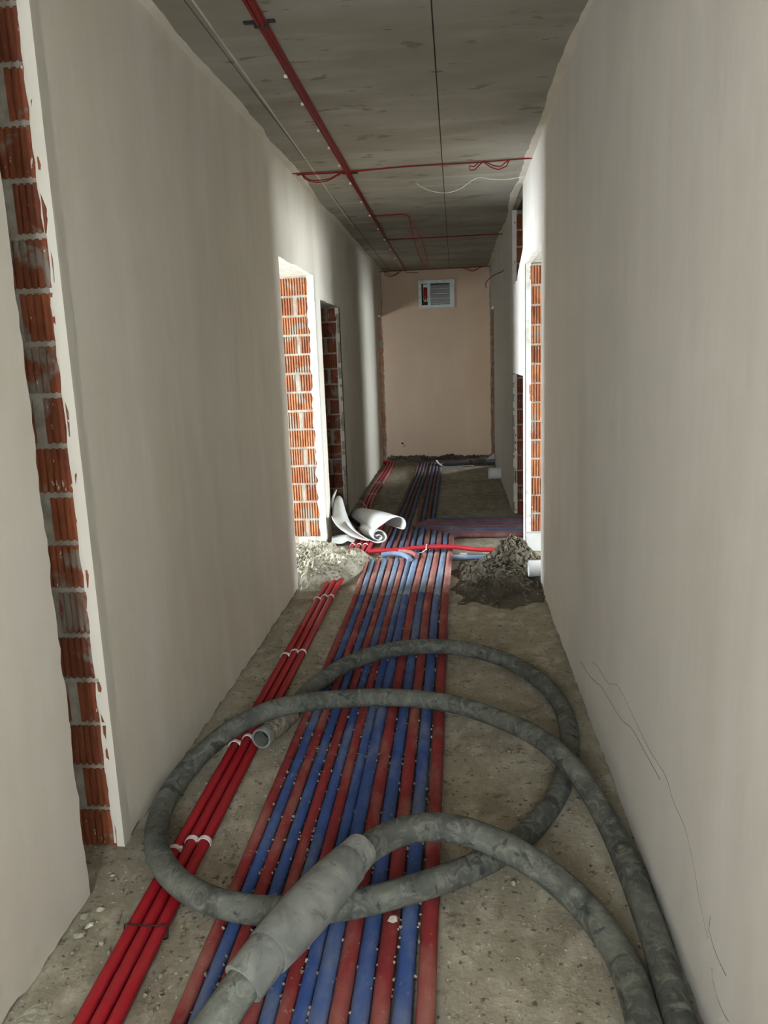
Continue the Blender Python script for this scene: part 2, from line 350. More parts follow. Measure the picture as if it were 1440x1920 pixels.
MB().box((XL-CORE, 6.32, 0), (XL-0.002, 6.60, 0.10)).build('threshold', PALE, wl)
# ------------------------------------------------------------------ ceiling of formwork panels with open seams
ce = struct(MB().box((XL-CORE, BACK_Y-0.2, H+0.006), (XR+CORE, YE+0.24, H+0.12)).build('ceiling', mat('seam_shadow_concrete', srgb(70, 66, 57), 0.95)))
def panels(x0, x1, ys):
    for a, c in zip(ys, ys[1:]):
        MB().box((x0+0.003, a+0.002, H-rnd.uniform(0, 0.0015)), (x1-0.003, c-0.002, H+0.02)).build('formwork_panel', CEIL, ce)
panels(XL-0.05, -0.962, [BACK_Y-0.2, -0.92, 1.52, 3.96, 6.40, 8.84, YE+0.05])
panels(-0.962, -0.066, [BACK_Y-0.2, -0.92, 1.52, 3.96, 6.40, 8.84, 11.28, YE+0.05])
panels(-0.066, XR+0.05, [BACK_Y-0.2, 0.74, 3.18, 5.62, 8.20, 10.64, YE+0.05])
# fin of concrete left in one seam, and plaster smeared on to the soffit along both walls
fin = MB(); pts = []
for k in range(120):
    y = 1.5+k*0.055; w = 0.004+0.003*noise.noise(Vector((y*2, 0, 0))); x = -0.93-0.011*(y-3); pts.append([(x-w, y, H+0.001), (x-w*0.5, y, H-0.007), (x+w*0.5, y, H-0.007), (x+w, y, H+0.001)])
fin.grid([p[::-1] for p in pts]); fin.build('seam_fin', PL, ce)
for X, sg in ((XL, 1), (XR, -1)):
    q = []
    for k in range(280):
        y = 1.2+k*0.039; w = 0.04+0.05*noise.noise(Vector((y*0.8, sg*3, 0)))+0.012*noise.noise(Vector((y*4, sg, 0)))+0.006*noise.noise(Vector((y*15, sg, 0)))
        w = max(0.006, w); q.append([(X, y, H-0.004), (X+sg*w, y, H-0.003), (X+sg*(w+0.004), y, H+0.003)])
    if sg > 0: q = [r[::-1] for r in q]
    MB().grid(q).build('plaster_smear', PL, ce)
# ------------------------------------------------------------------ floor
g = []
for i in range(400):
    y = BACK_Y-0.2+i*(YE+0.3-BACK_Y)/399; row = []
    for j in range(57):
        x = XL-0.30+j*(XR-XL+0.6)/56
        row.append((x, y, 0.006*noise.noise(Vector((x*3, y*3, 0)))+0.003*noise.noise(Vector((x*11, y*11, 5)))))
    g.append(row)
fl = MB(); fl.grid(g); fo = struct(fl.build('floor', FLOOR, None, True))
rf = MB(); rf.box((-4.8, BACK_Y-0.2, -0.2), (6.2, 16.5, -0.012)); struct(rf.build('floor_slab', FLOOR))
rc = MB()
for a in (((-4.8, BACK_Y-0.2, H+0.02), (XL-CORE, 16.5, H+0.15)), ((XR+CORE, BACK_Y-0.2, H+0.02), (6.2, 16.5, H+0.15)), ((XL-CORE, YE+0.24, H+0.02), (XR+CORE, 16.5, H+0.15))): rc.box(*a)
struct(rc.build('ceiling_rooms', CEIL))
# rooms on both sides: walls with the window openings that let the daylight in
def windowed(name, wins, ya, yb, sg):
    wins = sorted(wins, key=lambda w: w[1]); X = wins[0][0]; x0, x1 = sorted((X, X+sg*0.2)); mb = MB(); y = ya
    for _, a, c, z0, z1 in wins:
        mb.box((x0, y, -0.012), (x1, a, H+0.02)).box((x0, a, -0.012), (x1, c, z0)).box((x0, a, z1), (x1, c, H+0.02)); y = c
    mb.box((x0, y, -0.012), (x1, yb, H+0.02))
    return struct(mb.build(name, ROOM))
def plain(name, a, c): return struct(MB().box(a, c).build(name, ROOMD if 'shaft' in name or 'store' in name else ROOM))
T = H+0.02; Z = -0.012
windowed('wall_right_room_outer', [WIN_R1, WIN_R1_ADDED], 2.4, 6.5, 1)
plain('wall_right_room_near', (XR+CORE, 2.4, Z), (3.6, 2.6, T)); plain('wall_right_room_far', (XR+CORE, 6.28, Z), (3.6, 6.44, T))
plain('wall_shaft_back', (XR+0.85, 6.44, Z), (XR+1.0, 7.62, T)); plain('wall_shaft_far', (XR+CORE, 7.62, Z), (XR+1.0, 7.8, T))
windowed('wall_left_room_outer', [WIN_L2], 3.0, 6.6, -1)
plain('wall_left_room_near', (-3.7, 3.0, Z), (XL-CORE, 3.2, T)); plain('wall_left_room_far', (-3.7, 6.40, Z), (XL-CORE, 6.58, T))
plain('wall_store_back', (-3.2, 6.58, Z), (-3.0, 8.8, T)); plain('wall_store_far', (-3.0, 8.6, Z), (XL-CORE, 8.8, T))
windowed('wall_end_right_outer', [WIN_R4], 9.3, 16.4, 1)
plain('wall_end_right_near', (XR+CORE, 9.3, Z), (3.2, 9.5, T)); plain('wall_end_right_far', (XR+CORE, 16.2, Z), (3.2, 16.4, T)); plain('wall_end_right_side', (XR, 12.39, Z), (XR+CORE, 16.4, T))
windowed('wall_end_left_outer', [WIN_L4_ADDED], 9.6, 13.6, -1)
plain('wall_end_left_near', (-3.6, 9.6, Z), (XL-CORE, 9.8, T)); plain('wall_end_left_far', (-3.6, 13.4, Z), (XL-CORE, 13.6, T)); plain('wall_end_left_side', (XL-CORE, 12.39, Z), (XL, 13.6, T))
windowed('wall_first_room_outer', [WIN_L0], -2.2, 1.2, -1)
plain('wall_first_room_near', (-3.4, -2.2, Z), (XL-CORE, -2.0, T)); plain('wall_first_room_far', (-3.4, 1.0, Z), (XL-CORE, 1.2, T))
cx = (XL+XR)/2
struct(MB().box((XL, BACK_Y-0.2, 0), (cx-0.32, BACK_Y-0.02, H)).box((cx+0.32, BACK_Y-0.2, 0), (XR, BACK_Y-0.02, H)).box((cx-0.32, BACK_Y-0.2, 0), (cx+0.32, BACK_Y-0.02, 1.12)).box((cx-0.32, BACK_Y-0.2, 2.08), (cx+0.32, BACK_Y-0.02, H)).build('wall_back', PL))

# ------------------------------------------------------------------ the bundle of sleeved water pipes
XN = [-0.682, -0.642, -0.601, -0.558, -0.515, -0.474, -0.4350, -0.3955, -0.3515, -0.3035, -0.255, -0.206, -0.154, -0.099]
COL = 'RBRBRBRBBRBRBR'
XB = {2: -0.630, 3: -0.584, 4: -0.530, 5: -0.480, 6: -0.432, 7: -0.383, 8: -0.327, 9: -0.270, 10: -0.216, 11: -0.166, 12: -0.114, 13: -0.066}
XF = {2: -0.572, 3: -0.528, 4: -0.484, 5: -0.440}
ORD = ['first', 'second', 'third', 'fourth', 'fifth', 'sixth', 'seventh', 'eighth', 'ninth', 'tenth', 'eleventh', 'twelfth', 'thirteenth', 'fourteenth']
def waterpipe(path, r, col, label, seams, group, seed):
    root = thing('water_pipe', (path[0].x, path[0].y, 0), label, 'pipe', group); M = PRED if col == 'R' else PBLU
    runs = [[]]; acc = 0.0; sm = sorted(seams); prev = path[0]
    for p in path:
        acc += (p-prev).length; prev = p
        if sm and acc > sm[0]:
            sm.pop(0)
            if len(runs[-1]) > 2: runs.append([runs[-1][-1]])
        runs[-1].append(p)
    for q, run in enumerate(runs):
        if len(run) < 2: continue
        P = [p.copy() for p in run]
        if q > 0: P[0] = P[0].lerp(P[1], 0.08)
        rad = []; n = len(P); r0 = r*(1+0.02*(q % 2))
        for k, p in enumerate(P):
            v = r0*(1+0.06*noise.noise(Vector((p.y*5, p.x*9+seed, 3))))
            if k == 0 or k == n-1: v *= 0.93
            rad.append(v)
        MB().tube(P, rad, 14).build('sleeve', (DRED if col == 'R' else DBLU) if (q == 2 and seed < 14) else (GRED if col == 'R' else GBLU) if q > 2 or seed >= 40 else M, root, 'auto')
    return root
def wig(path, seed, amp=0.002):
    for p in path:
        p.x += amp*noise.noise(Vector((p.y*1.1, seed*5.3, 0))); p.z += 0.002*noise.noise(Vector((p.y*1.7, seed*3.1, 4)))
    return path
for i in range(14):
    r = 0.0192 if i < 8 else 0.0238; z = r+0.004; x = XN[i]; s = XB.get(i)
    if i < 2: yt = 5.76+0.06*i; xt = (-0.712, -0.669)[i]; pts = [(x, 0.7, z), (x, 4.7, z), (xt, yt-0.04, z), (-0.755, yt, 0.050), (-0.80, yt, 0.064), (-1.3, yt, 0.064)]; rad = 0.05
    elif i < 6: pts = [(x, 0.7, z), (x, 4.7, z), (s, 6.25, z), (XF[i], 10.0, z), (XF[i], 11.66-(i-2)*0.055, z), (1.3, 11.66-(i-2)*0.055, z)]; rad = 0.09
    else: pts = [(x, 0.7, z), (x, 4.7, z), (s, 6.25, z), (s, 6.60+(13-i)*0.06, z), (1.33, 6.60+(13-i)*0.06, z)]; rad = 0.07
    wh = 'turning to the left wall' if i < 2 else 'running to the end wall' if i < 6 else 'bending into the dark shaft'
    waterpipe(wig(fillet(pts, rad), i), r, COL[i], '%s sleeved pipe, %s from the red conduits, %s' % ('red' if COL[i] == 'R' else 'blue', ORD[i], wh), [2.07+0.012*(i % 3), 4.17+0.015*(i % 4), 5.25, 7.8], 'long sleeved pipes along the corridor floor', i)
for k in range(4):
    x = -0.385+0.047*k; r = 0.0215; z = r+0.004; yt = 7.09+0.06*k; ye = 11.44-k*0.055
    waterpipe(wig(fillet([(1.33, yt, z), (x, yt, z), (x, ye, z), (1.3, ye, z)], 0.07), 20+k), r, 'RBRB'[k], '%s sleeved pipe from the shaft to the end wall, %s of those four' % (('red', 'blue')[k % 2], ORD[k]), [3.2], 'pipes from the shaft to the far end', 40+k)
# ------------------------------------------------------------------ red corrugated conduits
def conduit(path, label, group, r=0.0185, fine=None):
    P = []; rad = []
    for a, c in zip(path, path[1:]):
        L = (c-a).length; near = fine and (a.y < fine); n = max(1, round(L/(0.003 if near else 0.04)))
        for i in range(n):
            P.append(a.lerp(c, i/n)); rad.append(r*(1.0 if (len(P) % 2) else 0.885) if near else r)
    P.append(path[-1]); rad.append(r)
    return tag(MB().tube(P, rad, 12).build('red_conduit', CRED, None, 'auto' if not fine else True), label, 'conduit', group)
CPATH = []
for k, dx in enumerate((-0.041, 0.0, 0.041)):
    z = 0.0225; x = -0.888+dx
    pts = [(x+0.02, 0.9, z), (x+0.008, 1.5, z), (x, 2.15, z), (x-0.002, 3.75, z), (x, 5.1, z), (x+0.03, 5.5, z+0.006), (x+0.045+dx*0.3, 6.2, z), (x+0.05+dx*0.3, 6.6, z), (-0.985+dx, 8.2, z), (-0.995+dx, 9.7, z), (-0.995+dx, 10.95, z), (-0.997+dx, 11.45+dx, z), (-1.02+dx, 11.62+dx, z), (-1.09+dx, 11.70+dx, z), (-1.2, 11.72+dx, z), (-1.5, 11.72+dx, z)]
    path = smoothpath(pts, 0.05); CPATH.append(path)
    conduit(path, 'red corrugated conduit on the floor, %s of three counted from the left wall' % ORD[k], 'three red conduits beside the left wall', fine=4.2)
conduit(smoothpath([(-0.712, 7.1, 0.022), (-0.735, 6.66, 0.022), (-0.742, 6.35, 0.022), (-0.745, 6.15, 0.023), (-0.742, 6.02, 0.030), (-0.725, 5.955, 0.045)], 0.03), 'short red conduit beside the curled foam sheet, bent over at its end', None)
cr = [(-0.715, 5.905, 0.066), (-0.66, 5.915, 0.07), (-0.5, 5.92, 0.072), (-0.38, 5.93, 0.082), (-0.255, 5.96, 0.085), (-0.044, 5.965, 0.082), (0.06, 5.985, 0.062), (0.17, 6.01, 0.045), (0.31, 5.975, 0.047), (0.42, 5.88, 0.06)]
conduit(smoothpath(cr, 0.03), 'single red conduit lying across the pipe bundle in the lit doorway', None, r=0.019)
bx = [(-0.056, 5.86, 0.024), (0.12, 5.85, 0.024), (0.3, 5.84, 0.026), (0.5, 5.83, 0.03)]
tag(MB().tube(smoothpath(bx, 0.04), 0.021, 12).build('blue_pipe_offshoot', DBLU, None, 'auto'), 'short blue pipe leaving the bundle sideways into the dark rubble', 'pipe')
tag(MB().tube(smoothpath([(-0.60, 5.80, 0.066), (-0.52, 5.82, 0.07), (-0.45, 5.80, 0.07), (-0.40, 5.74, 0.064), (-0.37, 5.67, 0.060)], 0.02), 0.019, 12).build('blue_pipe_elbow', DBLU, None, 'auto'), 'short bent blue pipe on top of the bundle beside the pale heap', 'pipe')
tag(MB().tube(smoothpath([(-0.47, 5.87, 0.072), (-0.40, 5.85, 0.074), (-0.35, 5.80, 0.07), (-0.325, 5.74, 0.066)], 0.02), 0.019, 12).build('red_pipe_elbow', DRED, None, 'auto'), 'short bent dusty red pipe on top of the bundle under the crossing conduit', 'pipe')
# clips and ties over the conduits
def clip(xs, y, label):
    mb = MB(); z = 0.0225; prof = []
    for x in xs:
        pts = []
        for k in range(13):
            a = math.pi*(1.08-1.16*k/12); pts.append((x+math.cos(a)*0.021, z+math.sin(a)*0.021))
        out = [(x+(p[0]-x)*1.16, z+(p[1]-z)*1.16) for p in pts]
        poly = pts+out[::-1]
        mb.prism(poly[::-1], 'y', y-0.008, y+0.008)
    for a, c in zip(xs, xs[1:]): mb.box(((a+c)/2-0.010, y-0.008, 0.001), ((a+c)/2+0.010, y+0.008, 0.034))
    if len(xs) == 1: mb.prism([(xs[0]+0.018, 0.042), (xs[0]+0.027, 0.041), (xs[0]+0.0235, 0.001)], 'y', y-0.007, y+0.007)
    return tag(mb.build('conduit_clip', CLIPM), label, 'clip', 'white clips holding the red conduits')
def cxat(y, ks): return tuple(next(a.lerp(c, (y-a.y)/(c.y-a.y)).x for a, c in zip(CPATH[k], CPATH[k][1:]) if a.y <= y <= c.y) for k in ks)
for y, wh in ((2.20, 'inside the big hose loop'), (2.90, 'beside the crusted hose end'), (3.86, 'between the hose loop and the rubble'), (4.84, 'just before the pale rubble heap')):
    clip(cxat(y, (1, 2)), y, 'white double conduit clip '+wh); clip(cxat(y-0.05, (0,)), y-0.05, 'white single conduit clip nearest the left wall, '+wh)
for y, wh in ((6.28, 'under the foam sheet'), (9.6, 'on the far lit stretch'), (8.75, 'on the dark stretch before the lit floor')):
    clip(cxat(y, (0, 1, 2)), y, 'white triple clip over the red conduits '+wh)
tie = MB(); P = []
for k in range(25):
    a = 2*math.pi*k/24; P.append(Vector((-0.882+0.0625*max(-1, min(1, 1.2*math.cos(a))), 1.80+0.004*math.sin(3*a), 0.0235+0.0205*max(-1, min(1, 1.5*math.sin(a))))))
tag(tie.tube(P, 0.0022, 6, False).build('cable_tie', BLACK, None, True), 'thin black tie around the three red conduits', 'cable tie')

# ------------------------------------------------------------------ concrete hose in loops
loop_px = [(1268, 1900, .048), (1235, 1780, .048), (1190, 1655, .05), (1150, 1560, .06), (1105, 1480, .09), (1060, 1422, .125), (1000, 1376, .115), (930, 1345, .097), (850, 1319, .097), (740, 1307, .098), (640, 1310, .118), (560, 1318, .158), (520, 1326, .168), (480, 1340, .150), (420, 1375, .108), (360, 1430, .075), (315, 1490, .051), (293, 1550, .060), (296, 1605, .088), (330, 1655, .093), (390, 1690, .092), (470, 1708, .09), (560, 1710, .094), (660, 1697, .096), (760, 1672, .096), (860, 1638, .100), (940, 1600, .064), (1000, 1552, .049), (1045, 1490, .048), (1065, 1430, .048), (1068, 1370, .048), (1045, 1310, .048), (1000, 1265, .048), (930, 1230, .06), (850, 1213, .096), (770, 1213, .098), (700, 1225, .096), (640, 1250, .094), (610, 1270, .094), (590, 1286, .090), (572, 1302, .080), (556, 1318, .064), (532, 1346, .063)]
HP = [at(x, y, z-0.008) for x, y, z in loop_px]
d0 = (HP[0]-HP[1]).normalized(); HP = [Vector((0.485, 0.9, 0.040)), Vector((0.492, 1.25, 0.040))]+HP
LPATH = relax(smoothpath(HP, 0.03), 10)
h1 = thing('concrete_hose', (LPATH[0].x, LPATH[0].y, 0), 'long dusty black concrete hose coiled in loops over the pipes beside the right wall', 'hose')
HR = 0.0385
MB().tube(LPATH, HR, 20, True, lambda k, a: 1+0.02*noise.noise(Vector((k*0.06, math.cos(a), math.sin(a))))).build('hose_body', HOSE, h1, True)
e0 = LPATH[-1]; e1 = at(491, 1384, 0.072); dd = (e1-e0).normalized()
fp = [e0-dd*0.05+dd*(0.012*k) for k in range(int(((e1-e0).length+0.05)/0.012)+1)]
mbf = MB(); n = len(fp)
rr = [0.0445+0.005*noise.noise(Vector((k*0.7, 2, 1)))+(0.004 if k < n*0.55 else -0.010*((k-n*0.55)/(n*0.45))) for k in range(n)]
mbf.tube(fp, rr, 20, False, lambda k, a: 1+(0.10 if k < n*0.75 else 0.03)*noise.noise(Vector((k*0.4, 2*math.cos(a), 2*math.sin(a)))))
ef = mbf.build('crusted_end_fitting', CRUST, h1, True); ef['label'] = 'cement-crusted grey end fitting with open mouth'
m0 = fp[-1]
MB().tube([m0-dd*0.025, m0+dd*0.010, m0+dd*0.013, m0+dd*0.0135], [0.0415, 0.0420, 0.0405, 0.0335], 24, False).build('end_ring', HOSEL, ef, 'auto')
MB().tube([m0-dd*0.075, m0+dd*0.0134], [0.0325, 0.0336], 24, False).build('inner_wall', HOSEL, ef, True)
MB().tube([m0-dd*0.075, m0-dd*0.068], [0.033, 0.033], 20).build('bore', DARK, ef)
near_px = [(1205, 1915, .048), (1190, 1850, .048), (1152, 1772, .049), (1092, 1693, .06), (1022, 1632, .098), (955, 1590, .140), (890, 1562, .165), (830, 1548, .17), (770, 1552, .175), (718, 1572, .185)]
NP = [at(x, y, z-0.006) for x, y, z in near_px]; NP = [Vector((0.40, 0.9, 0.048)), Vector((0.405, 1.25, 0.048))]+NP
n1 = at(664, 1608, .195); n2 = at(500, 1788, .195); n3 = at(455, 1846, .175); n4 = at(385, 1945, .13)
h2 = thing('concrete_hose', (NP[0].x, NP[0].y, 0), 'dusty black concrete hose arching over the looped one, with a thick grey coupling sleeve', 'hose')
NPATH = relax(smoothpath(NP+[n1], 0.03), 6)
MB().tube(NPATH, 0.0415, 20, True, lambda k, a: 1+0.02*noise.noise(Vector((k*0.06, math.cos(a)+7, math.sin(a))))).build('hose_body', HOSE, h2, True)
def axis(a, c, prof, name, m, seg=28):
    d = (c-a); P = [a+d*t for t, _ in prof]; R = [r for _, r in prof]
    return MB().tube(P, R, seg, True, lambda k, q: 1+0.012*noise.noise(Vector((k*0.5, 2*math.cos(q), 2*math.sin(q))))).build(name, m, h2, 'auto')
ax = (n2-n1)
c0 = n1-ax*0.10
axis(c0, n1+ax*0.10, [(0, 0.046), (0.03, 0.0495), (0.97, 0.0525), (1, 0.0515)], 'collar', HOSEL)
axis(n1+ax*0.08, n2, [(0, 0.0545), (0.012, 0.0568), (0.06, 0.0575), (0.3, 0.0635), (0.5, 0.0650), (0.75, 0.0630), (0.98, 0.0575), (1, 0.0555)], 'coupling_sleeve', HOSEL)
axis(n2-(n3-n2)*0.15, n3, [(0, 0.0515), (0.05, 0.0540), (0.9, 0.0535), (0.985, 0.053), (1, 0.0505)], 'collar', HOSEL)
T4 = [n3-(n4-n3)*0.2, n3, n3.lerp(n4, 0.5), n4, Vector((n4.x-0.055, n4.y-0.10, 0.098)), Vector((n4.x-0.11, n4.y-0.24, 0.088)), Vector((n4.x-0.15, n4.y-0.40, 0.087))]
MB().tube(smoothpath(T4, 0.03), 0.0425, 20, True).build('hose_tail', HOSE, h2, True)

# ------------------------------------------------------------------ rubble heaps
def heap(name, x0, x1, y0, y1, hf, m, label, clods, cm, rsize, nx=70, ny=90):
    g = []
    for i in range(ny):
        y = y0+(y1-y0)*i/(ny-1); row = []
        for j in range(nx):
            x = x0+(x1-x0)*j/(nx-1); h = hf(x, y)
            n = 0.5*noise.noise(Vector((x*9, y*9, 2)))+0.5*abs(noise.noise(Vector((x*22, y*22, 7))))+0.35*abs(noise.noise(Vector((x*48, y*48, 9))))
            row.append((x, y, max(-0.012, h*(1+0.7*n)+0.012*n*min(1, h/0.03) if h > 0.002 else -0.012)))
        g.append(row)
    hm = MB().grid(g); hm.f = [f for f in hm.f if max(hm.v[i][2] for i in f) > 0]
    used = sorted({i for f in hm.f for i in f}); new = {i: k for k, i in enumerate(used)}
    hm.v = [hm.v[i] for i in used]; hm.f = [tuple(new[i] for i in f) for f in hm.f]
    o = hm.build(name, m, None, False); tag(o, label, 'rubble', None, 'stuff')
    mb = MB(); c = 0; t = 0
    while c < clods and t < clods*20:
        t += 1; x = random.uniform(x0, x1); y = random.uniform(y0, y1); h = hf(x, y)
        if h < 0.012 or random.random() > min(1, h/0.07): continue
        mb.blob((x, y, h*1.15+rsize*0.3), random.uniform(0.35, 1.2)*rsize, 0.3, 1); c += 1
    q = mb.build('clods', cm, o); q['kind'] = 'stuff'
    return o
def sstep(a, c, x):
    t = max(0, min(1, (x-a)/(c-a))); return t*t*(3-2*t)
def hl(x, y):
    if x < XL+0.01 and not 5.10 < y < 6.32: return 0.0
    front = 5.05+max(0, (x+1.0))*0.9+0.05*noise.noise(Vector((x*5, 0, 0)))
    h = sstep(front, front+0.16, y)*(1-sstep(5.95, 6.25, y))*(1-sstep(-0.80, -0.66, x))*0.11
    h *= 1-sstep(5.72, 5.90, y)*sstep(-1.02, -0.95, x)
    return h+0.03*sstep(5.68, 5.78, y)*(1-sstep(5.85, 5.95, y))*sstep(-0.9, -0.7, x)*(1-sstep(-0.42, -0.36, x))
heap('mortar_heap', -1.42, -0.35, 4.95, 6.32, hl, HEAPL, 'pale heap of mortar crumbs spilling out of the left doorway over the conduits', 1300, HEAPL, 0.0085)
def hr(x, y):
    a = math.exp(-(((x-0.40)/0.16)**2+((y-5.62)/0.22)**2))*0.19
    c = sstep(4.66+0.16*noise.noise(Vector((x*5, 1, 0)))+0.06*noise.noise(Vector((x*17, 2, 0))), 5.05, y)*(1-sstep(5.45, 5.95, y+0.12*noise.noise(Vector((x*6, 4, 0)))))*sstep(-0.055+0.09*noise.noise(Vector((y*5, 7, 0)))+0.03*noise.noise(Vector((y*19, 3, 0))), 0.16, x)*0.06
    if x > XR-0.008 and not 5.10 < y < 6.19: return 0.0
    c *= 1-0.28*sstep(0.40, 0.50, x)
    return max(a, c)+0.3*min(a, c)
heap('mortar_heap', -0.075, 0.78, 4.5, 6.2, hr, HEAPD, 'dark heap of clumped mortar at the right doorway', 620, HEAPD, 0.017)
def he(x, y):
    return 0.06*sstep(11.70, 11.95, y)*(0.6+0.6*noise.noise(Vector((x*4, y*3, 3))))+0.05*math.exp(-(((x-0.3)/0.28)**2+((y-11.35)/0.12)**2))
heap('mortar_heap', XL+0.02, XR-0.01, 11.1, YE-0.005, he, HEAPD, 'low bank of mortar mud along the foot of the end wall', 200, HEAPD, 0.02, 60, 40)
# crumbs strewn between the pipes and over the slab
mb = MB()
for k in range(900):
    gi = random.randrange(13); y = random.uniform(1.2, 5.6 if gi > 1 else 4.7); x = (XN[gi]+XN[gi+1])/2+random.uniform(-0.006, 0.006)
    q = random.uniform(0.0025, 0.0055); x += 0 if gi < 2 else max(0, (y-4.7)/1.55)*((XB[gi]+XB[gi+1])/2-(XN[gi]+XN[gi+1])/2)
    mb.blob((x, y, (0.030 if gi < 8 else 0.037)+q*0.6), q, 0.3, 1)
for k in range(500):
    x = random.choice((random.uniform(-1.08, -0.96), random.uniform(-0.81, -0.72), random.uniform(-0.05, 0.5))); mb.blob((x, random.uniform(1.3, 4.5), 0.004), random.uniform(0.002, 0.0065), 0.3, 1)
tag(mb.build('mortar_crumbs', CRUST), 'dry mortar crumbs strewn between the pipes and on the slab', 'crumbs', None, 'stuff')
def chip(px, py, sx, sy, sz, label, m, rot, zb=-0.001):
    c = at(px, py, 0.0); mb = MB(); r0 = random.getstate()
    mb.blob((0, 0, 0), 1.0, 0.28, 1); cr_, sr_ = math.cos(rot), math.sin(rot)
    mb.v = [(c.x+u*sx*cr_-v*sy*sr_, c.y+u*sx*sr_+v*sy*cr_, max(0.0, sz*0.45+w*sz*0.5)+zb) for u, v, w in mb.v]
    return tag(mb.build('plaster_chip', m), label, 'plaster chip', 'plaster chips on the slab')
chip(212, 1643, 0.009, 0.007, 0.008, 'small squarish plaster chip lying alone in front of the brick slot', PL, 0.2)
chip(150, 1756, 0.018, 0.013, 0.016, 'largest plaster chip at the foot of the left wall', HEAPL, 0.5)
chip(168, 1738, 0.016, 0.010, 0.014, 'grey plaster chip leaning by the largest chip at the left wall', PALE, 1.0)
chip(160, 1722, 0.014, 0.010, 0.02, 'upright plaster chip against the left wall corner', HEAPL, 0.9)
chip(188, 1708, 0.012, 0.009, 0.012, 'tiny pale plaster chip at the left wall corner', HEAPL, 0.1)
chip(60, 1905, 0.05, 0.04, 0.004, 'flat round splash of pale plaster at the foot of the left wall', HEAPL, 0.0)
chip(600, 1395, 0.014, 0.02, 0.012, 'mortar lump beside the crusted hose end', MORT, 0.0)
chip(738, 1757, 0.014, 0.020, 0.020, 'crumbly mortar lump lying on the pipes in front of the thick sleeve', MORT, 0.0, 0.047)

# ------------------------------------------------------------------ white foam sheet curled in the doorway
def resample(P, n):
    P = [Vector(p) for p in P]; L = [0]
    for a, c in zip(P, P[1:]): L.append(L[-1]+(c-a).length)
    out = []
    for k in range(n):
        t = L[-1]*k/(n-1); j = max(i for i in range(len(L)) if L[i] <= t+1e-9); j = min(j, len(P)-2)
        out.append(P[j].lerp(P[j+1], (t-L[j])/max(1e-9, L[j+1]-L[j])))
    return out
def loft(name, front, back, parent, m=FOAM, n=48, rows=8, bulge=0.0, thick=0.006):
    A = resample(smoothpath(front, 0.01), n); B = resample(smoothpath(back, 0.01), n); g = []
    for r in range(rows):
        t = r/(rows-1); g.append([a.lerp(b, t)+Vector((0, 0, bulge*math.sin(math.pi*t)*math.sin(math.pi*k/(n-1)))) for k, (a, b) in enumerate(zip(A, B))])
    o = MB().grid(g).build(name, m, parent, True)
    md = o.modifiers.new('thickness', 'SOLIDIFY'); md.thickness = thick; md.offset = 0; return o
fs = thing('foam_sheet', (-0.72, 6.6, 0.04), 'white foam sheet curled into a roll on the floor beside the left doorways', 'foam sheet')
yf, yb = 6.325, 6.85
fr = [onY(x, y, yf) for x, y in ((706, 1006), (712, 1003), (717, 1008), (712, 1013), (704, 1011), (700, 1004), (704, 997), (714, 995), (722, 1000), (725, 1008), (720, 1015), (708, 1018), (694, 1013), (678, 1004), (664, 993), (656, 982))]
dv = Vector((-0.20, 0.30, 0.012))
loft('rolled_end', fr, [p+dv*(0.6+0.4*k/15) for k, p in enumerate(fr)], fs, n=90)
ff = [onY(x, y, yf) for x, y in ((699, 1002), (704, 993), (716, 984), (732, 973), (746, 969), (757, 973), (761, 983), (757, 992), (748, 990))]
bb_ = [onY(x, y, 6.9) for x, y in ((668, 990), (660, 978), (656, 966), (662, 956), (672, 952), (690, 955), (706, 962), (716, 972), (718, 982))]
loft('arched_flap', ff, bb_, fs, bulge=0.01)
uf = [onY(x, y, 6.62) for x, y in ((623, 975), (624, 955), (628, 938), (634, 930), (641, 934), (645, 950), (648, 968), (654, 984))]
ub = [onY(x, y, yf) for x, y in ((622, 968), (626, 978), (634, 988), (645, 997), (658, 1005), (672, 1010), (684, 1013), (692, 1014))]
loft('upright_flap', uf, ub, fs)
lf = [onY(x, y, 6.25) for x, y in ((622, 1016), (632, 1019), (642, 1019), (652, 1014), (662, 1018))]
lb = [onY(x, y, 6.42) for x, y in ((622, 1006), (636, 1003), (650, 1002), (660, 1006), (668, 1010))]
loft('lower_flap', lf, lb, fs)
tip = [onY(x, y, 6.625) for x, y in ((623, 958), (621, 942), (624, 928), (631, 918))]; tip2 = [onY(x, y, 6.625) for x, y in ((630, 948), (627, 938), (629, 927), (632, 919))]
loft('torn_tip', tip, tip2, fs, n=12, rows=3)
bp0 = onY(672, 984, 6.60); bp1 = bp0+Vector((-0.115, 0.26, 0.012)); dq = (bp1-bp0).normalized()
bp = thing('black_pipe_offcut', (bp0.x, bp0.y, bp0.z-0.02), 'short black pipe offcut lying inside the curled foam sheet', 'pipe')
MB().tube([bp0, bp1], 0.0185, 16, False).tube([bp0, bp0+dq*0.02], 0.0160, 16, False).build('pipe_body', BLACK, bp, True)

